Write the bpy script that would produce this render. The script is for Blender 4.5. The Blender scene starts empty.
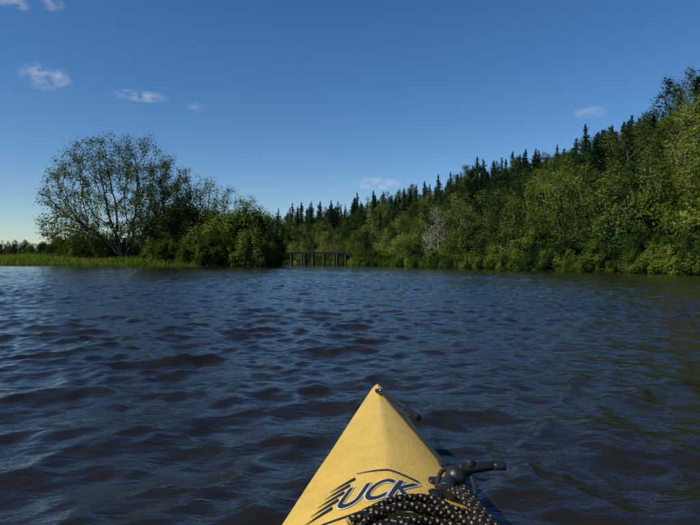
import bpy, bmesh, math, numpy as np
from mathutils import Vector, Matrix
C=bpy.context; D=bpy.data
scene=C.scene
scene.view_settings.view_transform='Standard'
try: scene.view_settings.look='None'
except Exception: pass
scene.view_settings.exposure=0
R=np.random.RandomState(7)
CAMH=0.9

# ---------------------------------------------------------------- helpers
def link(o,parent=None):
    scene.collection.objects.link(o)
    if parent is not None: o.parent=parent
    return o
def empty(name):
    e=D.objects.new(name,None); e.empty_display_size=0.2
    return link(e)
def mesh_np(name,verts,faces,mat=None,smooth=False,attr=None,mats=None,midx=None):
    if not isinstance(faces,list): faces=[faces]
    faces=[f for f in faces if len(f)]
    me=D.meshes.new(name)
    verts=np.asarray(verts,dtype=np.float32)
    me.vertices.add(len(verts)); me.vertices.foreach_set('co',verts.ravel())
    nl=sum(f.size for f in faces); nf=sum(len(f) for f in faces)
    me.loops.add(nl); me.polygons.add(nf)
    me.loops.foreach_set('vertex_index',np.concatenate([f.ravel() for f in faces]).astype(np.int32))
    tot=np.concatenate([np.full(len(f),f.shape[1]) for f in faces])
    st=np.concatenate([[0],np.cumsum(tot)[:-1]])
    me.polygons.foreach_set('loop_start',st.astype(np.int32))
    try: me.polygons.foreach_set('loop_total',tot.astype(np.int32))
    except Exception: pass
    if midx is not None: me.polygons.foreach_set('material_index',midx.astype(np.int32))
    me.polygons.foreach_set('use_smooth',np.full(nf,smooth))
    if attr is not None:
        a=me.attributes.new('tint','FLOAT','FACE'); a.data.foreach_set('value',attr.astype(np.float32))
    me.update(calc_edges=True); me.validate()
    for m in (mats or ([mat] if mat else [])): me.materials.append(m)
    return me
def newmat(name):
    m=D.materials.new(name); m.use_nodes=True
    nt=m.node_tree; nt.nodes.clear()
    out=nt.nodes.new('ShaderNodeOutputMaterial')
    return m,nt,out
def N(nt,t,**k):
    n=nt.nodes.new(t)
    for a,b in k.items(): setattr(n,a,b)
    return n
def mth(nt,op,a,b=None,c=None,clamp=False):
    n=nt.nodes.new('ShaderNodeMath'); n.operation=op; n.use_clamp=clamp
    for i,v in enumerate((a,b,c)):
        if v is None: continue
        if isinstance(v,(int,float)): n.inputs[i].default_value=v
        else: nt.links.new(v,n.inputs[i])
    return n.outputs[0]
def noise(nt,vec,scale,detail=3,rough=.5,dist=0):
    n=nt.nodes.new('ShaderNodeTexNoise'); n.inputs['Scale'].default_value=scale
    n.inputs['Detail'].default_value=detail; n.inputs['Roughness'].default_value=rough
    n.inputs['Distortion'].default_value=dist
    if vec is not None: nt.links.new(vec,n.inputs['Vector'])
    return n.outputs['Fac']
def ramp(nt,fac,stops):
    r=nt.nodes.new('ShaderNodeValToRGB'); nt.links.new(fac,r.inputs['Fac'])
    e=r.color_ramp.elements
    e[0].position=stops[0][0]; e[0].color=(*stops[0][1],1)
    e[1].position=stops[-1][0]; e[1].color=(*stops[-1][1],1)
    for p,c in stops[1:-1]:
        x=e.new(p); x.color=(*c,1)
    return r.outputs['Color']
def simple(name,col,rough=.5,bump=0,bscale=30,metal=0,spec=.5):
    m,nt,out=newmat(name)
    p=N(nt,'ShaderNodeBsdfPrincipled'); p.inputs['Roughness'].default_value=rough
    p.inputs['Metallic'].default_value=metal; p.inputs['Specular IOR Level'].default_value=spec
    tc=N(nt,'ShaderNodeTexCoord').outputs['Object']
    f=noise(nt,tc,bscale,4)
    c=ramp(nt,f,[(.3,tuple(x*.75 for x in col)),(.7,tuple(min(1,x*1.2) for x in col))])
    nt.links.new(c,p.inputs['Base Color'])
    if bump:
        b=N(nt,'ShaderNodeBump'); b.inputs['Distance'].default_value=bump; nt.links.new(f,b.inputs['Height'])
        nt.links.new(b.outputs[0],p.inputs['Normal'])
    nt.links.new(p.outputs[0],out.inputs[0]); return m

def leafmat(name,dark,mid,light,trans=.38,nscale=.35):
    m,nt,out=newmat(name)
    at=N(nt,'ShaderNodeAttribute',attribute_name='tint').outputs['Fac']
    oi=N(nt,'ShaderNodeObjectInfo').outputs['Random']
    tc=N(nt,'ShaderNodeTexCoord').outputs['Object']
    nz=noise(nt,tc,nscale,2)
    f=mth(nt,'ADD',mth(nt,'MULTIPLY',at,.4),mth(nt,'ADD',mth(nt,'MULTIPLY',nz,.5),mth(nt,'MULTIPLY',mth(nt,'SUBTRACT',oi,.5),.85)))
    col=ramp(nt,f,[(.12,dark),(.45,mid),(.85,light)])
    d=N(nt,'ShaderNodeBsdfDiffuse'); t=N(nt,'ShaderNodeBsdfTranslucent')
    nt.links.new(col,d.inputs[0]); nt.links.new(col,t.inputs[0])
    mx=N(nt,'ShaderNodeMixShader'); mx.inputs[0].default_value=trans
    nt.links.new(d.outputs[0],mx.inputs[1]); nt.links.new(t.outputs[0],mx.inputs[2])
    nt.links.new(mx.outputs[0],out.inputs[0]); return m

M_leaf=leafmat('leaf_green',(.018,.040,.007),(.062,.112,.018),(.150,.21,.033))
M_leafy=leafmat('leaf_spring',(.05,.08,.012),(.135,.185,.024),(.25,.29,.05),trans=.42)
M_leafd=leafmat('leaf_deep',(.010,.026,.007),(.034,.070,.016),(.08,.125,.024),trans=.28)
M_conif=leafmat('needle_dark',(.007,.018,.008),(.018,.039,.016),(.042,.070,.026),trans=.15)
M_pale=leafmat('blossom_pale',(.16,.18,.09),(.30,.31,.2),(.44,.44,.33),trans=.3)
M_grassb=leafmat('grass_blade',(.05,.09,.01),(.11,.17,.018),(.18,.24,.035),nscale=.08)
M_bark=simple('bark',(.045,.037,.029),.9,.02,6)
M_barkl=simple('bark_light',(.20,.185,.15),.9,.02,6)

# ---------------------------------------------------------------- trees
def unit(v): return v/np.maximum(np.linalg.norm(v,axis=-1,keepdims=True),1e-9)
def leaves(rng,cent,size,norm=None,asp=1.6):
    n=len(cent)
    nr=rng.normal(size=(n,3))
    if norm is not None: nr=nr*.55+norm
    nr=unit(nr)
    a=unit(np.cross(nr,rng.normal(size=(n,3)))); b=np.cross(nr,a)
    s=size*(.6+.8*rng.rand(n,1))
    v=np.stack([cent-a*s*.5*asp,cent+b*s*.5,cent+a*s*.5*asp,cent-b*s*.5],1).reshape(-1,3)
    f=np.arange(4*n).reshape(n,4)
    return v,f
def tubes(P0,P1,r0,r1,k=5):
    d=unit(P1-P0); up=np.where(np.abs(d[:,2:3])>.9,np.array([[1.,0,0]]),np.array([[0,0,1.]]))
    a=unit(np.cross(d,up)); b=np.cross(d,a)
    an=np.arange(k)*2*math.pi/k
    ring=a[:,None,:]*np.cos(an)[None,:,None]+b[:,None,:]*np.sin(an)[None,:,None]
    v=np.concatenate([P0[:,None]+ring*r0[:,None,None],P1[:,None]+ring*r1[:,None,None]],1)
    n=len(P0); base=np.arange(n)[:,None]*(2*k)
    i=np.arange(k); j=(i+1)%k
    f=np.stack([i,j,j+k,i+k],1)[None]+base[:,:,None]
    return v.reshape(-1,3),f.reshape(-1,4)
def colonize(rng,att,trunk,step,infl,kill,iters=90,grav=.0,par0=None):
    P=np.array(trunk,float); par=list(par0) if par0 is not None else [-1]+list(range(len(trunk)-1))
    dist=np.linalg.norm(att[:,None]-P[None],axis=2)
    near=dist.argmin(1); nd=dist.min(1); alive=nd>kill
    for it in range(iters):
        idx=np.where(alive&(nd<infl))[0]
        if len(idx)==0: break
        dirs=unit(att[idx]-P[near[idx]])
        un,inv=np.unique(near[idx],return_inverse=True)
        s=np.zeros((len(un),3)); np.add.at(s,inv,dirs)
        s=unit(unit(s)+rng.normal(size=s.shape)*.14+np.array([0,0,grav]))
        new=P[un]+s*step
        base=len(P); P=np.vstack([P,new]); par+=list(un)
        d=np.linalg.norm(att[:,None]-new[None],axis=2)
        m=d.min(1); am=d.argmin(1)
        better=m<nd
        near[better]=base+am[better]; nd=np.minimum(nd,m)
        alive&=nd>kill
        # attractors that stall (equidistant pulls) are dropped
        if it>12 and it%4==0:
            cnt=np.bincount(np.array(par[1:])[np.array(par[1:])>=0],minlength=len(P))
            alive&=cnt[near]<7
        if len(P)>9000: break
    return P,np.array(par)
def tree_mesh(name,seed,att,trunk,step,infl,kill,leaf_mat,bark_mat,leafsize,nleaf,sigma,r_tip=.02,pexp=2.1,rmax=.5,thr=2.2,iters=90,grav=0.02,cen=None,par0=None):
    rng=np.random.RandomState(seed)
    P,par=colonize(rng,att,trunk,step,infl,kill,iters,grav,par0)
    n=len(P); acc=np.zeros(n)
    for i in range(n-1,0,-1):
        if acc[i]==0: acc[i]=r_tip**pexp
        acc[par[i]]+=acc[i]
    r=acc**(1/pexp); r=np.minimum(r,rmax)
    i=np.arange(1,n); tv,tf=tubes(P[par[i]],P[i],np.minimum(r[par[i]],r[i]*1.25),r[i],5)
    leafn=np.where(r<r_tip*thr)[0]; leafn=leafn[leafn>len(trunk)]
    _,ui=np.unique(np.round(P[leafn]/.42).astype(int),axis=0,return_index=True); leafn=leafn[np.sort(ui)]
    den=np.clip(.5+.5*np.sin(P[leafn,0]*.9+seed)*np.sin(P[leafn,1]*1.1)*np.sin(P[leafn,2]*1.3+2)+rng.normal(size=len(leafn))*.35,.15,1.6)
    k=np.maximum(1,(nleaf*den).astype(int))
    rep=np.repeat(leafn,k)
    off=rng.normal(size=(len(rep),3))*sigma
    c=P[rep]+off
    cc=P.mean(0) if cen is None else np.array(cen)
    nrm=unit(off)*.5+unit(P[rep]-cc)*.7+np.array([0,0,.4])
    lv,lf=leaves(rng,c,leafsize,nrm)
    clump=rng.rand(n)[rep]
    tint=np.concatenate([np.zeros(len(tf)),np.clip(clump*.6+rng.rand(len(rep))*.4,0,1)])
    V=np.vstack([tv,lv]); F=np.vstack([tf,lf+len(tv)])
    mi=np.concatenate([np.zeros(len(tf)),np.ones(len(lf))])
    return mesh_np(name,V,F,mats=[bark_mat,leaf_mat],midx=mi,attr=tint)
def ell(rng,n,c,rad,inner=.35,cut=None,gap=.0,gs=.5):
    out=[]
    while len(out)<n:
        d=unit(rng.normal(size=3)); rr=(inner+(1-inner)*rng.rand()**.7)
        p=d*rr
        if cut is not None and p[2]<cut: continue
        q=np.array(c)+p*np.array(rad)
        if gap and math.sin(q[0]*gs+1)*math.sin(q[1]*gs+2)*math.sin(q[2]*gs*1.3)+rng.rand()*.4<-gap: continue
        out.append(q)
    return np.array(out)
def conifer_mesh(name,seed,h=17,w=4.6):
    rng=np.random.RandomState(seed); P0=[];P1=[];r0=[];r1=[];cs=[];ns=[]
    zs=np.linspace(0,h,9)
    for a,b in zip(zs[:-1],zs[1:]):
        P0.append((0,0,a));P1.append((0,0,b));r0.append(.24*(1-a/h)+.02);r1.append(.24*(1-b/h)+.02)
    z=h*.08
    lob=rng.rand(3)*6.28
    while z<h-.1:
        f=1-z/h
        L=(w*(f**.8)*(1-.3*f)+.05)*(.6+.6*rng.rand())
        nb=int(5+4*f)
        a0=rng.rand()*6.28
        for j in range(nb):
            an=a0+j*6.283/nb+rng.normal()*.25; l=L*(.5+.7*rng.rand())*(1+.3*math.sin(an+lob[0]+z*.7))
            d=np.array([math.cos(an),math.sin(an),0])
            m=max(3,int(l*8))
            t=(np.arange(m)+rng.rand(m))/m
            p=np.array([0,0,z])+d*(t*l)[:,None]; p[:,2]+=-.30*t*l*(.5+.6*f)+.22*t*t*l
            side=np.array([-d[1],d[0],0]); p+=side*(rng.normal(size=m)*.18*l*(1-t*.6))[:,None]
            cs.append(p); ns.append(np.tile(d*.35+np.array([0,0,.9]),(m,1)))
            if l>1: P0.append((0,0,z));P1.append(tuple(np.array([0,0,z-.15*l])+d*l*.8));r0.append(.035);r1.append(.01)
        z+=.26+.34*f+rng.rand()*.25
    cs=np.vstack(cs);ns=np.vstack(ns)
    cs=np.vstack([cs,cs+rng.normal(size=cs.shape)*.14]);ns=np.vstack([ns,ns])
    tv,tf=tubes(np.array(P0,float),np.array(P1,float),np.array(r0),np.array(r1),5)
    lv,lf=leaves(rng,cs,.27,ns,asp=1.9)
    tint=np.concatenate([np.zeros(len(tf)),rng.rand(len(lf))])
    return mesh_np(name,np.vstack([tv,lv]),np.vstack([tf,lf+len(tv)]),mats=[M_bark,M_conif],midx=np.concatenate([np.zeros(len(tf)),np.ones(len(lf))]),attr=tint)
def bush_mesh(name,seed,mat,h=3.2,w=2.2,nl=6500,ls=.15):
    rng=np.random.RandomState(seed)
    K=46; cen=ell(rng,K,(0,0,h*.48),(w,w,h*.5),.45)
    cen[:,2]=np.maximum(cen[:,2],.15)
    for q in range(10): cen[q]=[rng.normal()*w*.45,rng.normal()*w*.45,h*(.85+.35*rng.rand())]
    k=rng.randint(0,K,nl); off=rng.normal(size=(nl,3))*np.array([.27,.27,.38])
    c=cen[k]+off; c[:,2]=np.maximum(c[:,2],.0)
    tv,tf=tubes(np.zeros((K,3)),cen,np.full(K,.035),np.full(K,.012),4)
    lv,lf=leaves(rng,c,ls,unit(off)*.7+unit(c-np.array([0,0,h*.3]))*.6+np.array([0,0,.3]))
    ck=rng.rand(K)[k]
    return mesh_np(name,np.vstack([tv,lv]),np.vstack([tf,lf+len(tv)]),mats=[M_bark,mat],midx=np.concatenate([np.zeros(len(tf)),np.ones(len(lf))]),attr=np.concatenate([np.zeros(len(tf)),np.clip(ck*.6+rng.rand(nl)*.4,0,1)]))

def decid(name,seed,mat,bark,h=13,w=3.6,na=420,base=.14,nleaf=38,ls=.19):
    rng=np.random.RandomState(seed)
    parts=[]
    nb=6
    for i in range(nb):
        f=i/(nb-1); zc=h*(base+.10+(.84-base-.1)*f); ww=w*(.95-.55*f)*(.75+.5*rng.rand())
        parts.append(ell(rng,na//nb,(rng.normal()*.26*w,rng.normal()*.26*w,zc),(ww,ww,h*.13),.2))
    att=np.vstack(parts)
    tr=[(rng.normal()*.05,rng.normal()*.05,z) for z in np.arange(0,h*base+.7,.7)]
    return tree_mesh(name,seed,att,tr,.55,9,.8,mat,bark,ls,nleaf,.40,r_tip=.022,rmax=.22)

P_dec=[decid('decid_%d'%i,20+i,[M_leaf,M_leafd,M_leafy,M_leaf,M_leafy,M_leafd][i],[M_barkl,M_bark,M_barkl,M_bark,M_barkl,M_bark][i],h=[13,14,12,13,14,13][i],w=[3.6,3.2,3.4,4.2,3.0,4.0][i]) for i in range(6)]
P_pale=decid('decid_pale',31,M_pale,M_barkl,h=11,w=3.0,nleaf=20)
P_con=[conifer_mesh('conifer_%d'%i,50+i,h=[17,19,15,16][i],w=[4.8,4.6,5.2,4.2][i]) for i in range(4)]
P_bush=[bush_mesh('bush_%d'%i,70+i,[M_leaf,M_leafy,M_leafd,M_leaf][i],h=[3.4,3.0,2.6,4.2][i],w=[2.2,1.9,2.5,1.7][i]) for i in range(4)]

# ---------------------------------------------------------------- ground
RB=np.array([(500,-200,65,56),(90,-10,65,56),(60,12,60,56),(38,33,56,55),(29.5,45,55,51),(26,58,57,45),(23,68,61,37),(17.5,95,65,29),(13,130,65,25),(8,155,65,25),(4,175,65,26),(-2.5,212,65,30),(-12,262,65,32),(-50,300,80,31),(-120,325,100,18),(-300,365,100,7),(-2500,430,100,6)],float)
LB=np.array([(-2500,260),(-300,135),(-110,110),(-75,104),(-45,102.5),(-25,103.5),(-17,106),(-14,111),(-15.5,120),(-27,150),(-43,200),(-84,262),(-200,300),(-2500,380)],float)
def sdist(P,poly,sign):
    best=np.full(len(P),1e9); t=np.zeros(len(P)); sg=np.zeros(len(P))
    for i in range(len(poly)-1):
        a=poly[i,:2]; b=poly[i+1,:2]; ab=b-a; L=ab@ab
        u=np.clip(((P-a)@ab)/L,0,1); q=a+u[:,None]*ab; dd=np.linalg.norm(P-q,axis=1)
        cr=(ab[0]*(P[:,1]-a[1])-ab[1]*(P[:,0]-a[0]))/math.sqrt(L)
        m=dd<best-1e-6; 
        tie=(np.abs(dd-best)<=1e-6)&(np.abs(cr)>np.abs(sg))
        m=m|tie
        best=np.where(m,dd,best); t=np.where(m,i+u,t); sg=np.where(m,cr,sg)
    return best*np.sign(sg)*sign,t
def sst(x): x=np.clip(x,0,1); return x*x*(3-2*x)
def gh(P):
    P=np.asarray(P,float)
    dr,t=sdist(P,RB,-1); dl,_=sdist(P,LB,1)
    Dm=np.interp(t,np.arange(len(RB)),RB[:,2]); Z=np.interp(t,np.arange(len(RB)),RB[:,3])
    n=1.2*np.sin(P[:,0]*.07+1)*np.sin(P[:,1]*.05)+.5*np.sin(P[:,0]*.21)*np.sin(P[:,1]*.17+2)
    hr=np.where(dr>0,.35*sst(dr/1.5)+.8*sst(dr/8)+Z*sst(dr/Dm*.9+.02)*1.0+n*sst(dr/30)*.8,-.9*sst(-dr/3)-.02)
    hl=np.where(dl>0,.7*sst(dl/2.5)+.9*sst(dl/25)+.12*n*sst(dl/20),-.9*sst(-dl/3)-.02)
    return np.maximum(hr,hl),dr,dl,t
def axis(lo,hi,mid0,mid1,st,g=1.12):
    c=list(np.arange(mid0,mid1,st)); a=[]; x=mid0; s=st
    while x>lo: s*=g; x-=s; a.append(x)
    b=[];x=c[-1]; s=st
    while x<hi: s*=g; x+=s; b.append(x)
    return np.array(a[::-1]+c+b)
gx=axis(-2400,1500,-90,75,1.3); gy=axis(-300,2600,20,250,1.3)
X,Y=np.meshgrid(gx,gy); Pg=np.stack([X.ravel(),Y.ravel()],1)
H,_,_,_=gh(Pg)
nx,ny=len(gx),len(gy)
ii=(np.arange(ny-1)[:,None]*nx+np.arange(nx-1)[None]).ravel()
gf=np.stack([ii,ii+1,ii+1+nx,ii+nx],1)
m,nt,out=newmat('ground_soil_grass')
p=N(nt,'ShaderNodeBsdfPrincipled'); p.inputs['Roughness'].default_value=.95; p.inputs['Specular IOR Level'].default_value=.1
geo=N(nt,'ShaderNodeNewGeometry').outputs['Position']
f=noise(nt,geo,.25,6,.65); col=ramp(nt,f,[(.3,(.03,.045,.012)),(.5,(.055,.085,.016)),(.7,(.09,.12,.028))])
sx=N(nt,'ShaderNodeSeparateXYZ'); nt.links.new(geo,sx.inputs[0])
mud=mth(nt,'SUBTRACT',1,mth(nt,'MULTIPLY',mth(nt,'ADD',sx.outputs['Z'],-.1),3.,clamp=True))
mx=N(nt,'ShaderNodeMixRGB'); nt.links.new(mud,mx.inputs[0]); nt.links.new(col,mx.inputs[1]); mx.inputs[2].default_value=(.03,.026,.015,1)
nt.links.new(mx.outputs[0],p.inputs['Base Color'])
b=N(nt,'ShaderNodeBump'); b.inputs['Distance'].default_value=.3; nt.links.new(noise(nt,geo,2.5,5),b.inputs['Height']); nt.links.new(b.outputs[0],p.inputs['Normal'])
nt.links.new(p.outputs[0],out.inputs[0])
link(D.objects.new('ground',mesh_np('ground',np.column_stack([Pg,H]),gf,m,smooth=True)))

# ---------------------------------------------------------------- water
ys=list(np.arange(-8,1.2,.12)); y=1.2
while y<3000:
    ys.append(y)
    y+= max(.011,.0042*y) if y<150 else .02*y
ys=np.array(ys)
t=np.linspace(-1,1,940); ex=1.25**np.arange(1,18); t=np.concatenate([-ex[::-1],t,ex])
wid=np.maximum(ys,0)*.85+3.0
WX=t[None,:]*wid[:,None]; WY=np.repeat(ys[:,None],len(t),1)
sp=np.maximum(np.gradient(ys)[:,None]*np.ones_like(WX)*.6,np.abs(np.gradient(t))[None]*wid[:,None])
Zw=np.zeros_like(WX); DX=np.zeros_like(WX); DY=np.zeros_like(WX)
rw=np.random.RandomState(11)
gust=1+.25*np.sin(WX*.13+WY*.05+1)*np.sin(WY*.11-WX*.04)+.3*np.sin(WX*.41+2)*np.sin(WY*.29+WX*.1)
NW=90
for i in range(NW):
    lam=.08*(1.4/.08)**((i+rw.rand())/NW)
    k=2*math.pi/lam
    th=math.radians(-90+20+rw.normal()*(40 if lam>.5 else 55))
    kx,ky=k*math.cos(th),k*math.sin(th)
    slope=.0205*math.exp(-((math.log(lam/.38))/.8)**2*.5)+.005
    a=slope/k
    w=sst((lam/sp-2.2)/3)
    if w.max()<=0: continue
    ph=kx*WX+ky*WY+rw.rand()*6.28+ .5*np.sin(.33*WX+.27*WY+i)
    aw=a*w*(1+.7*np.sin(.5*WX*math.cos(i)+.7*WY*math.sin(i*1.7)+i))
    Zw+=aw*np.cos(ph); s=np.sin(ph)
    DX-=aw*s*math.cos(th)*.9; DY-=aw*s*math.sin(th)*.9
Zw*=gust; DX*=gust; DY*=gust
Vw=np.stack([WX+DX,WY+DY,Zw],2).reshape(-1,3)
nc=len(t); nr=len(ys)
ii=(np.arange(nr-1)[:,None]*nc+np.arange(nc-1)[None]).ravel()
wf=np.stack([ii,ii+1,ii+1+nc,ii+nc],1)
m,nt,out=newmat('river_water')
p=N(nt,'ShaderNodeBsdfPrincipled'); p.inputs['Roughness'].default_value=.05; p.inputs['IOR'].default_value=1.33
p.inputs['Specular IOR Level'].default_value=.46
geo=N(nt,'ShaderNodeNewGeometry').outputs['Position']
col=ramp(nt,noise(nt,geo,.15,3),[(.3,(.012,.0105,.007)),(.7,(.018,.0155,.009))])
nt.links.new(col,p.inputs['Base Color'])
mp=N(nt,'ShaderNodeMapping'); mp.inputs['Rotation'].default_value=(0,0,math.radians(-18)); mp.inputs['Scale'].default_value=(.7,1.2,1)
nt.links.new(geo,mp.inputs[0])
b1=N(nt,'ShaderNodeBump'); b1.inputs['Distance'].default_value=.017; nt.links.new(noise(nt,mp.outputs[0],5.5,4,.55,.3),b1.inputs['Height'])
b2=N(nt,'ShaderNodeBump'); b2.inputs['Distance'].default_value=.003; nt.links.new(noise(nt,mp.outputs[0],24,3,.5,.3),b2.inputs['Height'])
nt.links.new(b1.outputs[0],b2.inputs['Normal']); nt.links.new(b2.outputs[0],p.inputs['Normal'])
nt.links.new(p.outputs[0],out.inputs[0])
link(D.objects.new('river_water',mesh_np('river_water',Vw,wf,m,smooth=True)))

# ---------------------------------------------------------------- vegetation placing
rv=np.random.RandomState(3)
forest=empty('distant_forest')
def inst(me,x,y,z,s,parent,sz=None,name='tree'):
    o=D.objects.new(name,me); o.location=(x,y,z); o.rotation_euler=(0,0,rv.rand()*6.28)
    q=s*(.9+.25*rv.rand()); o.scale=(q,q,s if sz is None else sz); link(o,parent); return o
pts=[]
for sp_,(x0,x1,y0,y1) in ((4.6,(-120,190,15,230)),(6.2,(-260,150,230,430))):
    for xx in np.arange(x0,x1,sp_):
        for yy in np.arange(y0,y1,sp_):
            pts.append((xx+rv.uniform(-.48,.48)*sp_,yy+rv.uniform(-.48,.48)*sp_))
pts=np.array(pts); hh,dr,dl,tt=gh(pts)
for (x,y),z,d_,l_ in zip(pts,hh,dr,dl):
    if d_<1.2 or d_>80 or abs(x)>.95*y+18: continue
    if l_>0: continue
    grove=math.sin(x*.09+1.3)*math.sin(y*.06+.5)+.5*math.sin(x*.23+y*.11)
    pc=.04 if d_<12 else (.25 if d_<24 else (.52 if d_<38 else .70))
    if d_>16: pc+=.40*max(-.9,min(1,grove))
    if x<-60: pc*=.5
    if rv.rand()<pc:
        me=P_con[rv.randint(4)]; s=(.42+.48*rv.rand()**1.6)*(1 if d_>25 else .85)
        if y<110: s*=.92
    else:
        me=P_dec[rv.choice(6,p=[.2,.18,.18,.16,.14,.14] if d_<26 else [.19,.28,.06,.19,.05,.23])]
        s=(.6+.42*rv.rand()) if d_<8 else (.62+.42*rv.rand())
    if x<-60: s*=.6
    inst(me,x,y,z-.2,s,forest)
for (x,y,s) in ((17.6,109,1.15),(18.6,112,1.0),(16.9,111,.8)):
    z=gh([(x,y)])[0][0]; inst(P_pale,x,y,z,s,forest)
bank=empty('riverbank_shrubs')
def shore_pt(tt,off):
    i=int(tt); u=tt-i; a=RB[i,:2]*(1-u)+RB[min(i+1,len(RB)-1),:2]*u
    dd=RB[i+1,:2]-RB[i,:2]; dd/=np.linalg.norm(dd); nrm=np.array([dd[1],-dd[0]])
    return a+nrm*off
for seg in range(1,14):
    a=RB[seg,:2]; b_=RB[seg+1,:2]; L=np.linalg.norm(b_-a)
    for lo,hi,stp,s0,s1 in ((-.5,1.2,1.2,.3,.75),(1,5,1.7,.5,1.1),(5,13,3.2,.6,1.2)):
        nb=int(min(L,200)/stp)
        for j in range(nb):
            q=shore_pt(seg+(j+rv.rand())/nb*.999,rv.uniform(lo,hi))
            if abs(q[0])>.95*q[1]+12: continue
            if q[1]>230 and rv.rand()<.5: continue
            z=max(gh([q])[0][0],.0)
            inst(P_bush[rv.choice(4,p=[.27,.27,.28,.18])],q[0],q[1],z-.2,rv.uniform(s0,s1),bank)
# left bank
lp=empty('willow_thicket')
def px(pxx,dep): return (pxx-350)/550*dep
def groundz(x,y): return gh([(x,y)])[0][0]
hero_rng=np.random.RandomState(5)
hx,hy=px(124,113),113.; hz=groundz(hx,hy)
att=np.vstack([ell(hero_rng,1900,(-1.5,0,10.9),(16.0,10,16.2),.4,cut=-.42,gap=.2,gs=.5),
               ell(hero_rng,330,(-11,0,7.2),(5.5,5,5),.2),ell(hero_rng,300,(8.5,0,7.5),(5.5,5,5.5),.2)])
nodes=[(0,0,0),(0,0,.5)]; pr=[-1,0]
for dx_,dy_ in ((-.55,.1),(-.2,-.15),(.12,.12),(.5,-.1),(-.9,0),(.85,.1)):
    last=1
    for q in range(1,8):
        nodes.append((dx_*.55*q,dy_*.6*q,.5+.52*q)); pr.append(last); last=len(nodes)-1
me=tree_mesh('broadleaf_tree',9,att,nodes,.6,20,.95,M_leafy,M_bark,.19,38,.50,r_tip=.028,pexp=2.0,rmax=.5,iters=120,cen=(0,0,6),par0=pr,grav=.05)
o=D.objects.new('broadleaf_tree',me); o.location=(hx,hy,hz-.3); link(o)
def lefttree(nm,pxx,dep,top,rad,seed,mat=M_leafy,nleaf=30,base=.13,na=640):
    h=(262-top)/550*dep+CAMH; x=px(pxx,dep); z=groundz(x,dep); h=h-z
    rng=np.random.RandomState(seed)
    att=np.vstack([ell(rng,na//2,(0,0,h*.54),(rad,rad*.9,h*.50),.35,gap=.3,gs=.8),
      ell(rng,na//4,(rad*.45,0,h*.33),(rad*.7,rad*.7,h*.26),.3),ell(rng,na//4,(-rad*.45,0,h*.36),(rad*.7,rad*.7,h*.28),.3)])
    me=tree_mesh(nm,seed,att,[(0,0,q) for q in np.arange(0,h*base+.6,.5)],.55,14,.85,mat,M_bark,.19,nleaf,.45,r_tip=.024,rmax=.35,cen=(0,0,h*.3))
    o=D.objects.new(nm,me); o.location=(x,dep,z-.2); link(o); return o
lefttree('broadleaf_tree',164,117,160,6.8,101,M_leaf,nleaf=38,na=800)
lefttree('broadleaf_tree',187,119,169,5.2,102,M_leaf,nleaf=34)
lefttree('alder_tree',207,116,177,4.8,103,nleaf=24,mat=M_leafy)
lefttree('alder_tree',228,115,187,5.2,104,nleaf=26)
lefttree('alder_tree',247,114,195,4.6,105,mat=M_leafy)
lefttree('alder_tree',261,115,206,3.4,106,M_leafy)
lefttree('broadleaf_tree',88,122,222,4.5,107,M_leaf)
for j in range(110):
    pxx=rv.uniform(150,277); dep=rv.uniform(105,112)
    x=px(pxx,dep); q=gh([(x,dep)])
    if q[2][0]<.1: continue
    inst(P_bush[rv.choice(4,p=[.28,.32,.22,.18])],x,dep,q[0][0]-.25,rv.uniform(.55,1.45)*(1. if pxx<258 else .7),lp)
for j in range(70):
    pxx=rv.uniform(40,150); dep=rv.uniform(118,150); x=px(pxx,dep)
    inst(P_bush[rv.choice([0,2,3])],x,dep,groundz(x,dep)-.2,rv.uniform(.5,1.2),lp)
for j in range(80):
    pxx=rv.uniform(170,273); dep=rv.uniform(112,122); x=px(pxx,dep); q=gh([(x,dep)])
    if q[2][0]<.5: continue
    inst(P_bush[rv.randint(4)],x,dep,q[0][0]-.2,rv.uniform(1.1,2.3)*(1. if pxx<258 else .7),lp)
dl_=empty('distant_treeline')
for j in range(260):
    x=rv.uniform(-480,-90); yy=rv.uniform(330,420)+(-x*.15)
    inst(P_dec[rv.choice([0,1,3,5])],x,yy,groundz(x,yy)-.5,rv.uniform(.4,.85),dl_)
ng=30000
gxs=rv.uniform(-130,-25,ng); gys=102+rv.rand(ng)**1.6*40+np.interp(gxs,[-130,-110,-75,-45],[11,8,2,.5])
Pq=np.stack([gxs,gys],1); hq,_,dq,_=gh(Pq); k=(dq>.1); Pq=Pq[k];hq=hq[k]; n=len(Pq)
hb=rv.uniform(.35,1.1,n)*(1+.4*np.sin(Pq[:,0]*.4)*np.sin(Pq[:,1]*.3)); an=rv.rand(n)*6.28; wv=np.stack([np.cos(an),np.sin(an),0*an],1)*rv.uniform(.04,.12,n)[:,None]
base=np.column_stack([Pq,hq-.05]); tip=base+np.column_stack([rv.normal(size=n)*.2,rv.normal(size=n)*.2,hb])
V=np.stack([base-wv,base+wv,tip+wv*.2,tip-wv*.2],1).reshape(-1,3)
link(D.objects.new('grass',mesh_np('grass',V,np.arange(4*n).reshape(n,4),M_grassb,attr=rv.rand(n))))

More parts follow.
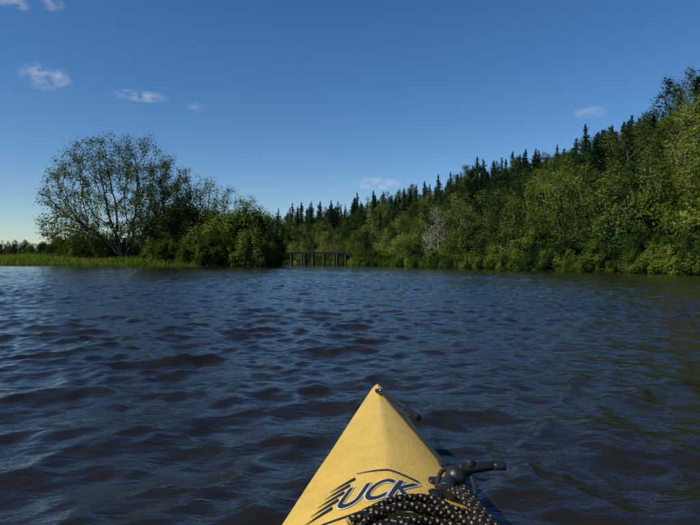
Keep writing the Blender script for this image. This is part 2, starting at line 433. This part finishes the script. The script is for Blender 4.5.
# ---------------------------------------------------------------- trestle bridge
M_timber=simple('creosote_timber',(.05,.04,.032),.85,.02,3)
bm=bmesh.new()
def box(bm,c,s,rot=None):
    r=bmesh.ops.create_cube(bm,size=1); vs=r['verts']
    bmesh.ops.scale(bm,vec=s,verts=vs)
    if rot is not None: bmesh.ops.rotate(bm,cent=(0,0,0),matrix=rot,verts=vs)
    bmesh.ops.translate(bm,vec=c,verts=vs)
def cyl(bm,a,b,r0,r1=None,k=10):
    a=Vector(a);b=Vector(b);d=b-a
    q=bmesh.ops.create_cone(bm,cap_ends=True,segments=k,radius1=r0,radius2=r1 if r1 is not None else r0,depth=d.length)
    bmesh.ops.transform(bm,matrix=Matrix.Translation((a+b)/2)@d.to_track_quat('Z','Y').to_matrix().to_4x4(),verts=q['verts'])
BL=44.; zt=4.1
for i in range(12):
    x=-BL/2+i*4.
    for yy,l in ((-1.6,-.35),(-.6,0),(.6,0),(1.6,.35)):
        cyl(bm,(x,yy+l,-1),(x,yy,zt-.75),.26)
    box(bm,(x,0,zt-.6),(.5,4.4,.36))
    box(bm,(x+.32,0,1.6),(.08,4.4,.25),Matrix.Rotation(.45,3,'X'))
    if i%3==1: # doubled piers
        for yy in (-1.9,0,1.9): cyl(bm,(x+.95,yy,-1),(x+.95,yy,zt-.42),.3)
for yy in (-1.4,-1.0,1.0,1.4): box(bm,(0,yy,zt-.2),(BL+2,.22,.42))
for i in range(90): box(bm,(-BL/2+i*.49,0,zt+.1),(.25,3.6,.18))
for s in (-1,1):
    box(bm,(0,s*1.65,zt+.28),(BL,.18,.18))
    for i in range(12): box(bm,(-BL/2+i*4.,s*1.7,zt+.65),(.14,.12,.75))
    box(bm,(0,s*1.7,zt+1.05),(BL,.08,.12))
bw=D.meshes.new('trestle_bridge'); bm.to_mesh(bw); bm.free(); bw.materials.append(M_timber)
o=D.objects.new('trestle_bridge',bw); o.location=(-23.5,203,.3); o.rotation_euler=(0,0,math.radians(-4)); link(o)

# ---------------------------------------------------------------- kayak
kay=empty('kayak')
TIPY=2.64; KL=4.7
half_s=np.array([0,.01,.03,.07,.15,.38,.7,1.0,1.3,1.8,2.35])
half_w=np.array([.004,.012,.020,.030,.047,.096,.158,.217,.272,.316,.328])
def wfun(s):
    s=np.minimum(s,KL-s); return np.interp(s,half_s,half_w)
def zs_(s): return np.interp(s,[0,.15,.38,.8,1.3,2,3.5,4.4,4.7],[.312,.300,.285,.265,.25,.235,.235,.26,.29])
def zr_(s): return np.interp(s,[0,.05,.15,.38,.8,1.3,1.8,3.0,4.0,4.7],[.318,.324,.328,.333,.342,.352,.36,.31,.29,.30])
def ax(y): return .099+(y-1.1)*.0228
def deck(x,y):
    s=np.clip(TIPY-y,0,KL); w=wfun(s); u=np.clip(np.abs(x-ax(y))/np.maximum(w,1e-4),0,1)
    prof=.55*(1-np.sqrt(u*u+.0012)+.035)+.45*(1-u**2.4)
    return zs_(s)+(zr_(s)-zs_(s))*prof
us=np.linspace(-1,1,41)
secs=[]
SS=np.concatenate([np.linspace(0,.2,25)[:-1],np.linspace(.2,KL-.2,170),np.linspace(KL-.2,KL,12)[1:]])
hullp=[(1.015,-.012),(1.01,-.03),(.985,-.045),(.97,-.08),(.9,-.16),(.75,-.25),(.45,-.31),(.0,-.335)]
for s in SS:
    y=TIPY-s; w=float(wfun(s)); row=[]
    for u in us: row.append((ax(y)+u*w,y,float(deck(ax(y)+u*w,y))))
    zsv=float(zs_(s)); kd=float(np.interp(min(s,KL-s),[0,.1,.3,.6,1],[.09,.25,.6,.9,1]))
    for a,dz in hullp: row.append((ax(y)+a*w,y,zsv+dz*(kd if dz<-.05 else min(1,kd*1.6))))
    for a,dz in hullp[:-1][::-1]: row.append((ax(y)-a*w,y,zsv+dz*(kd if dz<-.05 else min(1,kd*1.6))))
    secs.append(row)
secs=np.array(secs); ns_,nk=secs.shape[:2]
i=np.arange(ns_-1)[:,None]*nk; j=np.arange(nk)[None]
F=np.stack([i+j,i+(j+1)%nk,i+nk+(j+1)%nk,i+nk+j],2).reshape(-1,4)
VV=secs.reshape(-1,3)
cen=VV[F].mean(1)
ck_y=-.05; ck_a=.45; ck_b=.215
inside=(((cen[:,1]-ck_y)/ck_a)**2+((cen[:,0]-ax(cen[:,1]))/ck_b)**2<1)&(cen[:,2]>.24)
F=F[~inside]
caps=[np.arange(nk)[None],(np.arange(nk)[::-1]+(ns_-1)*nk)[None]]
m,nt,out=newmat('yellow_plastic_hull')
p=N(nt,'ShaderNodeBsdfPrincipled'); p.inputs['Roughness'].default_value=.42
tc=N(nt,'ShaderNodeTexCoord').outputs['Object']
c1=ramp(nt,noise(nt,tc,9,5,.6),[(.3,(.68,.43,.065)),(.7,(.79,.53,.10))])
spk=noise(nt,tc,160,2,.5)
dk=ramp(nt,spk,[(.30,(.78,.74,.62)),(.42,(1,1,1))])
mx=N(nt,'ShaderNodeMixRGB',blend_type='MULTIPLY'); mx.inputs[0].default_value=.7; nt.links.new(c1,mx.inputs[1]); nt.links.new(dk,mx.inputs[2])
nt.links.new(mx.outputs[0],p.inputs['Base Color'])
vo=N(nt,'ShaderNodeTexVoronoi'); vo.inputs['Scale'].default_value=95; nt.links.new(tc,vo.inputs['Vector'])
drop=mth(nt,'MULTIPLY',mth(nt,'SUBTRACT',.32,vo.outputs['Distance'],clamp=True),3)
msk=mth(nt,'GREATER_THAN',noise(nt,tc,38,2),.52)
bA=N(nt,'ShaderNodeBump'); bA.inputs['Distance'].default_value=.0026; nt.links.new(mth(nt,'MULTIPLY',drop,msk),bA.inputs['Height'])
bB=N(nt,'ShaderNodeBump'); bB.inputs['Distance'].default_value=.0016; nt.links.new(noise(nt,tc,260,2),bB.inputs['Height']); nt.links.new(bA.outputs[0],bB.inputs['Normal'])
nt.links.new(bB.outputs[0],p.inputs['Normal'])
nt.links.new(mth(nt,'MULTIPLY_ADD',noise(nt,tc,20,3),.35,.2),p.inputs['Roughness'])
nt.links.new(p.outputs[0],out.inputs[0]); M_yel=m
link(D.objects.new('hull',mesh_np('hull',VV,[F]+caps,M_yel,smooth=True)),kay)
M_blk=simple('black_plastic',(.012,.012,.013),.42,.0006,90)
M_rub=simple('black_cord',(.014,.014,.015),.75,.0008,300)
M_cock=simple('cockpit_liner',(.02,.02,.02),.7,.001,60)
def tube(pts,r,k=10,closed=False,res=8,name='t',mat=None,parent=None):
    pts=np.array(pts,float)
    P=[]; n=len(pts)
    for i in range(n if closed else n-1):
        g=lambda q: pts[q%n] if closed else pts[min(max(q,0),n-1)]
        p0,p1,p2,p3=g(i-1),g(i),g(i+1),g(i+2)
        for tt in np.arange(res)/res:
            P.append(.5*((2*p1)+(-p0+p2)*tt+(2*p0-5*p1+4*p2-p3)*tt**2+(-p0+3*p1-3*p2+p3)*tt**3))
    if not closed: P.append(pts[-1])
    P=np.array(P); m=len(P)
    T=unit(np.gradient(P,axis=0)) if not closed else unit(np.roll(P,-1,0)-np.roll(P,1,0))
    up=np.array([0,0,1.]); A=unit(np.cross(T,up)+1e-6); B=np.cross(T,A)
    an=np.arange(k)*2*math.pi/k
    V=P[:,None]+r*(A[:,None]*np.cos(an)[None,:,None]+B[:,None]*np.sin(an)[None,:,None])
    mm=m if closed else m-1
    i=np.arange(mm)[:,None]; j=np.arange(k)[None]
    i2=(i+1)%m
    F=np.stack([i*k+j,i*k+(j+1)%k,i2*k+(j+1)%k,i2*k+j],2).reshape(-1,4)
    fs=[F]
    if not closed: fs+= [np.arange(k)[::-1][None],(np.arange(k)+(m-1)*k)[None]]
    me=mesh_np(name,V.reshape(-1,3),fs,mat,smooth=True)
    L=np.concatenate([[0],np.cumsum(np.linalg.norm(np.diff(P,axis=0),axis=1))])
    if not closed:
        uv=me.uv_layers.new(name='UVMap'); arr=np.zeros((len(me.loops),2),np.float32)
        ui=L[np.stack([i+0*j,i+0*j,i2+0*j,i2+0*j],2).reshape(-1)]
        vj=(np.stack([j+0*i,j+1+0*i,j+1+0*i,j+0*i],2).reshape(-1))/k
        arr[:len(ui),0]=ui; arr[:len(ui),1]=vj; uv.data.foreach_set('uv',arr.ravel())
    return link(D.objects.new(name,me),parent)
rim=[(ax(ck_y+ck_a*math.cos(a))+ (ck_b+.004)*math.sin(a), ck_y+(ck_a+.006)*math.cos(a), float(deck(ax(ck_y+ck_a*math.cos(a))+ck_b*math.sin(a),ck_y+ck_a*math.cos(a)))+.012) for a in np.linspace(0,2*math.pi,33)[:-1]]
tube(rim,.016,name='cockpit_coaming',closed=True,mat=M_blk,parent=kay)
rr=np.array(rim); c0=np.array([ax(ck_y),ck_y]); V=[];
for sc,dz in ((1,0),(.97,-.1),(.9,-.22),(.6,-.27),(.0,-.28)):
    for q in rr: V.append((c0[0]+(q[0]-c0[0])*sc,c0[1]+(q[1]-c0[1])*sc,q[2]-.01+dz))
V=np.array(V); i=np.arange(4)[:,None]*32; j=np.arange(32)[None]
F=np.stack([i+j,i+32+j,i+32+(j+1)%32,i+(j+1)%32],2).reshape(-1,4)
link(D.objects.new('cockpit_liner',mesh_np('cockpit_liner',V,F,M_cock,smooth=True)),kay)

def obj_bm(name,bm,mat,parent,bev=.0,smooth=True):
    if bev: bmesh.ops.bevel(bm,geom=bm.edges[:],offset=bev,segments=2,affect='EDGES',profile=.6)
    me=D.meshes.new(name); bm.to_mesh(me); bm.free(); me.materials.append(mat)
    if smooth:
        for p_ in me.polygons: p_.use_smooth=True
    return link(D.objects.new(name,me),parent)
def dz(x,y,h=0): return (x,y,float(deck(x,y))+h)
bm=bmesh.new(); x0=.139; y0=2.40; box(bm,(0,0,0),(.036,.075,.016)); bmesh.ops.rotate(bm,cent=(0,0,0),matrix=Matrix.Rotation(.25,3,'Z'),verts=bm.verts); bmesh.ops.translate(bm,vec=dz(x0,y0,.008),verts=bm.verts)
obj_bm('bow_eyelet',bm,M_blk,kay,.005)
M_steel=simple('steel',(.5,.5,.5),.3,metal=1)
for k_,(a,b_) in enumerate(((.005,.022),(-.005,-.022))):
    bm=bmesh.new(); bmesh.ops.create_uvsphere(bm,u_segments=12,v_segments=8,radius=.006); bmesh.ops.translate(bm,vec=dz(x0+a,y0+b_,.018),verts=bm.verts); obj_bm('eyelet_screw',bm,M_steel,kay)
tube([dz(x0,y0,.018),dz(x0+.03,2.33,.024),dz(.205,2.24,.026),(.245,2.165,.318),(.25,2.12,.30)],.006,name='grab_loop',mat=M_rub,parent=kay)
tube([dz(x0+.004,y0-.02,.014),dz(.168,2.3,.010),dz(.19,2.2,.010),(.236,2.13,.305)],.006,name='grab_loop',mat=M_rub,parent=kay)
bm=bmesh.new(); cyl(bm,(.225,2.18,.318),(.262,2.08,.315),.014,.014,14); obj_bm('toggle_handle',bm,M_blk,kay,.004)
tube([dz(x0,y0-.03,.012),dz(.18,2.2,.007),dz(.213,2.05,.006),dz(.243,1.9,.006),dz(.272,1.74,.006),dz(.296,1.6,.008),dz(.31,1.5,.01),dz(.33,1.3,.006),dz(.35,1.0,.006)],.0048,name='deck_line',mat=M_rub,parent=kay)
for yy,xx in ((1.66,.284),(1.02,.349)):
    bm=bmesh.new(); box(bm,(0,0,0),(.024,.044,.018)); bmesh.ops.translate(bm,vec=dz(xx,yy,.009),verts=bm.verts); obj_bm('deck_fitting',bm,M_blk,kay,.004)

def decal(txt,name,offset,size,x,y,h,mat,shear=.35,wx=1.,hy=1.):
    cu=D.curves.new(name,'FONT'); cu.body=txt; cu.size=size; cu.shear=shear; cu.offset=offset; cu.resolution_u=6
    to=D.objects.new(name+'_tmp',cu); scene.collection.objects.link(to)
    dg=C.evaluated_depsgraph_get(); me=D.meshes.new_from_object(to.evaluated_get(dg)); D.objects.remove(to)
    bm=bmesh.new(); bm.from_mesh(me); bmesh.ops.triangulate(bm,faces=bm.faces[:])
    for _ in range(4):
        e=[e for e in bm.edges if e.calc_length()>.012/min(wx,1)]
        if not e: break
        bmesh.ops.subdivide_edges(bm,edges=e,cuts=1); bmesh.ops.triangulate(bm,faces=[f for f in bm.faces if len(f.verts)>3])
    for v in bm.verts:
        X=x+v.co.x*wx; Y_=y+v.co.y*hy; v.co=(X,Y_,float(deck(X,Y_))+h)
    bm.to_mesh(me); bm.free(); me.materials.clear(); me.materials.append(mat)
    return link(D.objects.new(name,me),kay)
M_dk=simple('decal_black',(.02,.018,.015),.4,0,40); M_wh=simple('decal_white',(.60,.57,.47),.4,0,40)
decal('UCK','decal_outline',.0050,.108,-.04,1.285,.0020,M_wh,hy=1.4,wx=.82,shear=.6)
decal('UCK','decal_letters',.0012,.108,-.04,1.285,.0032,M_dk,hy=1.4,wx=.82,shear=.6)
def strip(name,a,b,w0,w1,h,mat,bend=0):
    n=24; V=[]
    for i in range(n+1):
        t_=i/n; X=a[0]+(b[0]-a[0])*t_; Y_=a[1]+(b[1]-a[1])*t_+bend*math.sin(t_*math.pi); w=w0*(1-t_)+w1*t_
        V+= [dz(X,Y_-w/2,h),dz(X,Y_+w/2,h)]
    F=np.array([(2*i,2*i+2,2*i+3,2*i+1) for i in range(n)])
    link(D.objects.new(name,mesh_np(name,np.array(V),F,mat)),kay)
for q in range(5):
    strip('decal_stripe',(-.105+.014*q,1.265+.036*q),(-.04+.014*q,1.305+.036*q),.003,.018,.003,M_dk)
strip('decal_swoosh',(-.115,1.235),(.16,1.275),.003,.016,.003,M_dk,bend=-.02)
strip('decal_swoosh',(.02,1.48),(.18,1.41),.004,.014,.003,M_dk,bend=.012)

mt=empty('rod_holder_mount')
bx,by=.285,1.43; bz=float(deck(bx,by))
bm=bmesh.new(); box(bm,(bx-.015,by,bz+.006),(.10,.085,.014)); obj_bm('base_plate',bm,M_blk,mt,.004)
bm=bmesh.new(); cyl(bm,(bx-.01,by,bz+.01),(bx-.01,by,bz+.045),.024,.018,20); obj_bm('post',bm,M_blk,mt,.002)
bm=bmesh.new(); bmesh.ops.create_uvsphere(bm,u_segments=20,v_segments=14,radius=.028); bmesh.ops.translate(bm,vec=(bx-.008,by-.005,bz+.052),verts=bm.verts); obj_bm('ball_joint',bm,M_blk,mt)
bm=bmesh.new(); cyl(bm,(bx-.03,by-.03,bz+.045),(bx-.045,by-.075,bz+.04),.021,.024,16); obj_bm('clamp_barrel',bm,M_blk,mt,.003)
bm=bmesh.new(); cyl(bm,(bx-.072,by-.05,bz+.018),(bx-.075,by-.09,bz+.018),.022,.022,20); obj_bm('side_knob',bm,M_blk,mt,.005)
bm=bmesh.new(); box(bm,(bx-.055,by+.02,bz+.022),(.04,.03,.03)); obj_bm('clamp_block',bm,M_blk,mt,.006)
bm=bmesh.new(); cyl(bm,(bx+.0,by,bz+.068),(bx+.105,by+.012,bz+.075),.017,.011,14); obj_bm('lever_arm',bm,M_blk,mt,.003)
bm=bmesh.new(); cyl(bm,(bx+.03,by+.0,bz+.078),(bx+.03,by+.0,bz+.094),.013,.010,14); obj_bm('lever_pin',bm,M_blk,mt,.002)
bm=bmesh.new(); box(bm,(0,0,0),(.034,.034,.02)); bmesh.ops.translate(bm,vec=(bx+.108,by+.012,bz+.075),verts=bm.verts); obj_bm('lever_tip',bm,M_blk,mt,.007)
tube([(bx-.06,by-.02,bz+.03),(bx-.04,by+.02,bz+.055),(bx,by+.03,bz+.06),(bx+.03,by,bz+.05),(bx+.03,by-.06,bz+.03),(bx+.0,by-.1,bz+.02)],.006,name='strap',mat=M_rub,parent=mt)

m,nt,out=newmat('braided_rope')
p=N(nt,'ShaderNodeBsdfPrincipled'); p.inputs['Roughness'].default_value=.85; p.inputs['Specular IOR Level'].default_value=.2
uvn=N(nt,'ShaderNodeUVMap').outputs[0]; sx=N(nt,'ShaderNodeSeparateXYZ'); nt.links.new(uvn,sx.inputs[0])
A=mth(nt,'ADD',mth(nt,'MULTIPLY',sx.outputs[0],70.),mth(nt,'MULTIPLY',sx.outputs[1],2.)); B=mth(nt,'SUBTRACT',mth(nt,'MULTIPLY',sx.outputs[0],35.),mth(nt,'MULTIPLY',sx.outputs[1],3.))
fa=mth(nt,'FRACT',A); fb=mth(nt,'FRACT',B)
ma=mth(nt,'MULTIPLY',mth(nt,'LESS_THAN',fa,.42),mth(nt,'LESS_THAN',fb,.30))
mx=N(nt,'ShaderNodeMixRGB'); nt.links.new(ma,mx.inputs[0]); mx.inputs[1].default_value=(.010,.010,.010,1); mx.inputs[2].default_value=(.30,.22,.11,1)
nt.links.new(mx.outputs[0],p.inputs['Base Color'])
hgt=mth(nt,'ADD',mth(nt,'ABSOLUTE',mth(nt,'SUBTRACT',fa,.5)),mth(nt,'ABSOLUTE',mth(nt,'SUBTRACT',fb,.5)))
b=N(nt,'ShaderNodeBump'); b.inputs['Distance'].default_value=.003; b.invert=True; nt.links.new(hgt,b.inputs['Height']); nt.links.new(b.outputs[0],p.inputs['Normal'])
nt.links.new(p.outputs[0],out.inputs[0]); M_rope=m
rp=empty('rope_coil')
rk=np.random.RandomState(4)
for q in range(9):
    yo=1.262-.026*q; lift=.010+.011*(q%2)
    pts=[(.0+.008*q,yo-.10),(.05,yo-.055),(.11,yo-.022),(.17,yo-.002),(.225,yo+.012),(.27,yo-.0),(.305,yo-.06),(.315,yo-.2)]
    tube([dz(a+rk.normal()*.005,b_+rk.normal()*.006,lift+rk.rand()*.010) for a,b_ in pts],.0088,k=12,name='rope_strand',mat=M_rope,parent=rp)
for q in range(3):
    tube([dz(.245+.02*q,1.38,.02+.01*q),dz(.262+.018*q,1.31,.04),dz(.285+.016*q,1.22,.04),dz(.305+.015*q,1.1,.02)],.0088,k=12,name='rope_wrap',mat=M_rope,parent=rp)

# ---------------------------------------------------------------- sky, sun, camera
EL=math.radians(42); AZ=math.radians(-120)
w=D.worlds.new('World'); scene.world=w; w.use_nodes=True; nt=w.node_tree; nt.nodes.clear()
out=N(nt,'ShaderNodeOutputWorld'); bg=N(nt,'ShaderNodeBackground'); bg.inputs[1].default_value=.104
sky=N(nt,'ShaderNodeTexSky'); sky.sky_type='NISHITA'; sky.sun_disc=False; sky.sun_elevation=EL; sky.sun_rotation=AZ
sky.air_density=1.0; sky.dust_density=.1; sky.ozone_density=4.0
hs=N(nt,'ShaderNodeHueSaturation'); hs.inputs['Saturation'].default_value=1.24; hs.inputs['Hue'].default_value=.505; nt.links.new(sky.outputs[0],hs.inputs['Color'])
g=N(nt,'ShaderNodeTexCoord').outputs['Generated']; sx=N(nt,'ShaderNodeSeparateXYZ'); nt.links.new(g,sx.inputs[0])
az=mth(nt,'MULTIPLY',mth(nt,'ARCTAN2',sx.outputs[0],sx.outputs[1]),57.2958); el=mth(nt,'MULTIPLY',mth(nt,'ARCSINE',sx.outputs[2]),57.2958)
cb=N(nt,'ShaderNodeCombineXYZ'); nt.links.new(mth(nt,'MULTIPLY',az,.6),cb.inputs[0]); nt.links.new(el,cb.inputs[1])
nz=noise(nt,cb.outputs[0],1.3,7,.6,.3)
tot=None
for a0,e0,wa,we,st in ((-29.0,16.3,2.4,1.3,.62),(-20.9,15.7,2.8,.6,.7),(-15.5,15.2,1.4,.6,.2),(23.6,14.2,1.7,.6,.6),(2.7,8.1,2.8,.75,.95),(-31.6,21.8,1.6,.7,.55),(-28.6,22.4,1.2,.8,.4),(19,10.6,1.5,.3,.25)):
    u=mth(nt,'DIVIDE',mth(nt,'SUBTRACT',az,a0),wa); v=mth(nt,'DIVIDE',mth(nt,'SUBTRACT',el,e0),we)
    r2=mth(nt,'ADD',mth(nt,'MULTIPLY',u,u),mth(nt,'MULTIPLY',v,v))
    k_=mth(nt,'MULTIPLY',mth(nt,'SUBTRACT',1,r2,clamp=True),st)
    tot=k_ if tot is None else mth(nt,'MAXIMUM',tot,k_)
cm=mth(nt,'MULTIPLY',tot,mth(nt,'MULTIPLY',mth(nt,'SUBTRACT',nz,.40,clamp=True),3.,clamp=True),clamp=True)
mx=N(nt,'ShaderNodeMixRGB'); nt.links.new(cm,mx.inputs[0]); nt.links.new(hs.outputs[0],mx.inputs[1]); mx.inputs[2].default_value=(5.8,6.2,6.8,1)
nt.links.new(mx.outputs[0],bg.inputs[0]); nt.links.new(bg.outputs[0],out.inputs[0])
sl=D.lights.new('sun','SUN'); sl.energy=4.4; sl.angle=math.radians(.5); sl.color=(1,.94,.84)
so=D.objects.new('sun',sl); link(so)
dirv=Vector((math.sin(AZ)*math.cos(EL),math.cos(AZ)*math.cos(EL),math.sin(EL)))
so.rotation_euler=dirv.to_track_quat('Z','Y').to_euler(); so.location=dirv*50
cam=D.cameras.new('camera'); cam.sensor_width=36; cam.lens=550/700*36; cam.clip_end=8000; cam.clip_start=.05
co=D.objects.new('camera',cam); link(co); co.location=(0,0,CAMH)
co.rotation_euler=(Matrix.Rotation(math.radians(90),3,'X')@Matrix.Rotation(math.radians(.3),3,'Z')).to_euler()
scene.camera=co
print('objs',len(D.objects))
